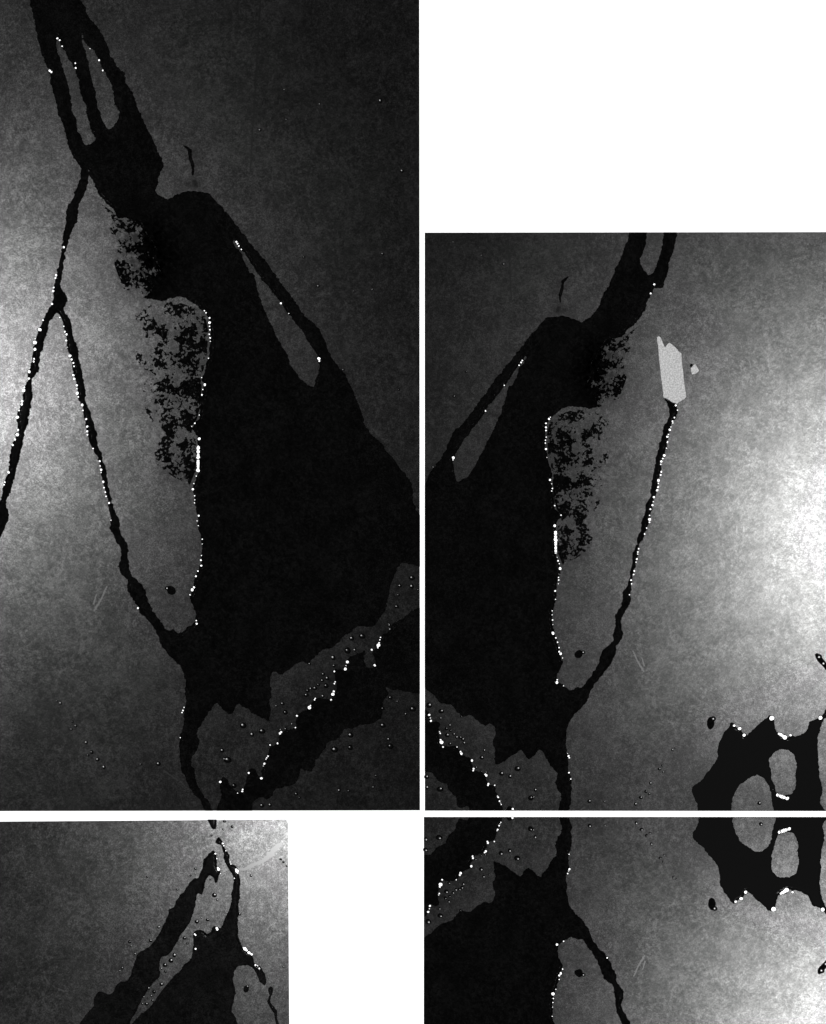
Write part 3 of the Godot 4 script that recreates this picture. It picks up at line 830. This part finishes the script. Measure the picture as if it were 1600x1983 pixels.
	drops("right", through_spots(drop_foot, mirrored, 0.85), light_right, "lone bright water drop right of the right puddle's narrow foot", "")
	drops("right", through_spots(drop_far, mirrored, 0.85), light_right, "faint speck of water, %s from left, beside the right puddle's arm", "specks on the right panel's dark left side")
	drops("right", [Vector3(1470, 1555, 3.4)], light_right, "small water drop inside the lower hole of the right panel's blot", "")
	scrap("tape_strip", "right", pts([1272.5, 653, 1276, 651.5, 1279.5, 654, 1283, 664, 1287.5, 673, 1296, 663.5, 1302, 668, 1308, 673, 1312.5, 677, 1314, 681, 1319, 685, 1321.5, 708, 1324.5, 738, 1328.8, 769, 1324, 773, 1311, 781.5, 1300, 778, 1293, 772, 1285.5, 770, 1281, 735, 1277, 700]), "pale torn strip of tape stuck above the trickle on the right panel", "tape")
	scrap("tape_scrap", "right", pts([1338, 713, 1346, 704.5, 1349.5, 711, 1353.5, 719, 1347, 723, 1340.5, 725, 1338.5, 719]), "tiny pale scrap beside the torn strip of tape", "scrap")
	puddle("right", [blob(Vector2(1339, 708), 2.4, 3.2, 0.3)], "black speck touching the tiny pale scrap", "water_blot", "water drop", 0.2)

	# ---- puddles of the bottom right panel: the right panel's foot upside down
	var light_low := Vector2(0.75, 0.6)
	var zone_low := through(zone_right, flipped)
	var main_low := puddle("corner", [through(main_outline, flipped)], "broad black puddle across the bottom right panel, with a trickle running down its right", "puddle", "puddle", 1.1, zone_low)
	beads(main_low, "corner", through_spots(all_beads, flipped))
	var band_low := puddle("corner", [through(band_right, flipped)], "slanting black puddle in the upper left corner of the bottom right panel", "puddle", "puddle", 1.1)
	beads(band_low, "corner", through_spots(through_spots(bead_band, mirrored, 0.95), flipped))
	var blot_low := puddle("corner", [through(blot, flipped), through(blot_hole, flipped), through(blot_hole_low, flipped)], "spiky black blot with two oval holes hanging from the bottom right panel's top edge", "puddle", "puddle", 1.0, PackedVector2Array(), mats.liquid_splat)
	beads(blot_low, "corner", through_spots(bead_blot, flipped))
	puddle("corner", [through(blob(Vector2(1376, 1400), 6.5, 12, 0.12), flipped)], "oval black drop left of the spiky blot on the bottom right panel", "water_blot", "water drop", 0.3)
	drops("corner", through_spots([Vector3(1381, 1391.6, 5.0)], flipped), Vector2.ZERO, "bright bead under the oval black drop on the bottom right panel", "")
	puddle("corner", [through(streak, flipped)], "short black streak with bright beads at the bottom right panel's right edge", "trickle", "trickle", 0.3)
	drops("corner", through_spots([Vector3(1585.5, 1272, 6.0), Vector3(1594, 1284.5, 5.6)], flipped), Vector2.ZERO, "bright bead, %s from left, on the streak at the bottom right panel's edge", "beads on the bottom right panel's streak")
	puddle("corner", [through(through(blob(Vector2(332, 1143), 9, 8, 0.5), mirrored), flipped)], "single round black drop between the bottom right panel's puddle and its trickle", "water_blot", "water drop", 0.6)
	drops("corner", through_spots([Vector3(1129.5, 1263, 3.6)], flipped), Vector2.ZERO, "bright bead touching the round black drop on the bottom right panel", "")
	drops("corner", through_spots(through_spots(drop_band, mirrored, 0.85), flipped), light_low, "tiny drop, %s from left, on the bottom right panel's grey strip between puddles", "drops on the bottom right panel's grey strip")
	drops("corner", through_spots(through_spots(drop_patch, mirrored, 0.85), flipped), light_low, "small drop, %s from left, on the rounded grey patch atop the bottom right panel", "drops on the bottom right panel's grey patch")
	drops("corner", through_spots(through_spots(drop_below, mirrored, 0.85), flipped), light_low, "small dark drop, %s from left, in the bottom right panel's upper left corner", "drops in the bottom right panel's upper corner")
	drops("corner", through_spots(through_spots(drop_left, mirrored, 0.85), flipped), light_low, "tiny drop, %s from left, in the slanting row beside the bottom right panel's blot", "row of drops on the bottom right panel")
	drops("corner", through_spots(through_spots(drop_foot, mirrored, 0.85), flipped), light_low, "lone bright water drop near the top edge of the bottom right panel", "")
	drops("corner", through_spots([Vector3(1470, 1555, 3.4)], flipped), light_low, "small water drop inside the rounder hole of the bottom right panel's blot", "")

	# ---- puddles of the small panel
	var spear := pts([414, 1647, 418, 1653, 419, 1663, 420, 1676, 426, 1689, 423, 1702, 419, 1709, 414, 1702, 406, 1695, 399, 1705, 394, 1726, 389, 1733, 382, 1728, 378, 1752, 372, 1776, 363, 1794, 350, 1810, 339, 1831, 326, 1849, 313, 1854, 309, 1873, 309, 1891, 292, 1909, 279, 1928, 271, 1944, 263, 1959, 252, 1978, 248, 1996, 156, 1996, 163, 1972, 173, 1959, 182, 1946, 184, 1930, 197, 1920, 215, 1926, 226, 1909, 234, 1902, 249, 1898, 257, 1878, 261, 1860, 270, 1846, 291, 1833, 302, 1818, 315, 1797, 325, 1773, 328, 1760, 339, 1757, 344, 1739, 362, 1720, 367, 1710, 375, 1703, 386, 1699, 391, 1684, 396, 1665, 404, 1655, 413, 1646])
	var peak := pts([423, 1622, 430, 1630, 434, 1642, 444, 1655, 445, 1670, 457, 1678, 462, 1692, 464, 1710, 464, 1731, 462, 1747, 462, 1768, 460, 1786, 462, 1815, 466, 1828, 478, 1841, 489, 1850, 493, 1865, 507, 1875, 514, 1891, 514, 1909, 504, 1901, 494, 1880, 482, 1869, 468, 1869, 457, 1875, 452, 1888, 452, 1907, 456, 1917, 453, 1936, 449, 1957, 447, 1996, 263, 1996, 271, 1967, 287, 1954, 302, 1936, 315, 1917, 329, 1902, 336, 1891, 347, 1883, 357, 1870, 368, 1860, 374, 1846, 375, 1825, 374, 1807, 378, 1802, 394, 1803, 402, 1810, 410, 1802, 416, 1794, 428, 1797, 436, 1781, 444, 1762, 448, 1747, 448, 1731, 453, 1715, 453, 1702, 448, 1689, 436, 1670, 434, 1652, 428, 1638, 419, 1631])
	var light_small := Vector2(0.6, -0.75)
	var spear_p := puddle("small", [spear], "slanting spear of black liquid in the middle of the small panel", "puddle", "puddle", 0.9)
	beads(spear_p, "small", spots([828, 343, 8, 838, 380, 5, 846, 448, 10, 852, 460, 10, 866, 490, 6], 200, 1563))
	var peak_p := puddle("small", [peak], "black peak-shaped puddle right of the slanting spear, with a crooked thin tip", "puddle", "puddle", 0.9)
	beads(peak_p, "small", spots([882, 268, 8, 890, 285, 6, 905, 322, 6, 925, 358, 7, 938, 405, 6, 942, 420, 5, 982, 462, 11, 988, 472, 13, 992, 485, 10, 963, 495, 7, 968, 525, 5, 975, 545, 6, 838, 893, 11, 842, 901, 10, 682, 1045, 8, 687, 1055, 8, 675, 936, 6, 682, 944, 6, 1036, 1036, 11, 1046, 1045, 13, 1058, 1056, 12, 1076, 1074, 10, 1086, 1080, 11, 1096, 1086, 9, 1124, 1165, 8, 1140, 1170, 7, 1152, 1190, 7, 1175, 1192, 9], 200, 1563))
	puddle("small", [pts([403, 1584, 418, 1584, 418, 1605, 413, 1606, 407, 1597])], "black drip cut off by the small panel's top edge", "water_blot", "water drop", 0.4)
	puddle("small", [ribbon([Vector2(524, 1914), Vector2(524, 1928), Vector2(521, 1940), Vector2(527, 1950), Vector2(533, 1960), Vector2(535, 1974), Vector2(540, 1996)], [4.0, 2.2, 1.8, 3.2, 2.6, 2.2, 2.2])], "thin crooked black trickle at the small panel's lower right edge", "trickle", "trickle", 0.8)
	puddle("small", [blob(Vector2(477, 1915), 5, 6, 0.4)], "single black drop on the grey island of the small panel", "water_blot", "water drop", 0.6)
	drops("small", [Vector3(480, 1909.5, 3.0)], Vector2.ZERO, "bright bead touching the single black drop on the small panel", "")
	drops("small", spots([410, 885, 14, 350, 985, 13, 195, 995, 14, 205, 1025, 9, 345, 925, 10, 235, 1082, 10, 140, 1186, 11, 122, 1208, 9, 680, 455, 10, 645, 505, 9, 680, 495, 8, 325, 515, 9, 545, 608, 9, 35, 708, 7], 200, 1563), light_small, "small drop, %s from left, beside the slanting black spear on the small panel", "drops left of the small panel's spear", 0.9)
	drops("small", spots([820, 650, 20, 840, 685, 10, 690, 845, 17, 725, 815, 9, 770, 832, 13, 600, 966, 14, 620, 1005, 10, 525, 1092, 19, 500, 1132, 20, 455, 1165, 17, 430, 1190, 11, 460, 1212, 12, 430, 1307, 16, 335, 1336, 13, 375, 1362, 16, 365, 1426, 11, 320, 1452, 14, 290, 1450, 10, 355, 1390, 10, 330, 1410, 9, 300, 1400, 9, 790, 535, 8], 200, 1563), light_small, "small drop, %s from left, between the small panel's two black puddles", "drops between the small panel's puddles", 0.9)
	drops("small", spots([1090, 505, 13, 800, 208, 9, 885, 165, 10, 895, 105, 12, 950, 145, 12, 1310, 385, 10, 1330, 405, 11, 1355, 435, 10, 1005, 790, 12, 1330, 1180, 8], 200, 1563), light_small, "tiny dark drop, %s from left, near the small panel's crooked tip", "drops at the small panel's upper right", 0.95)
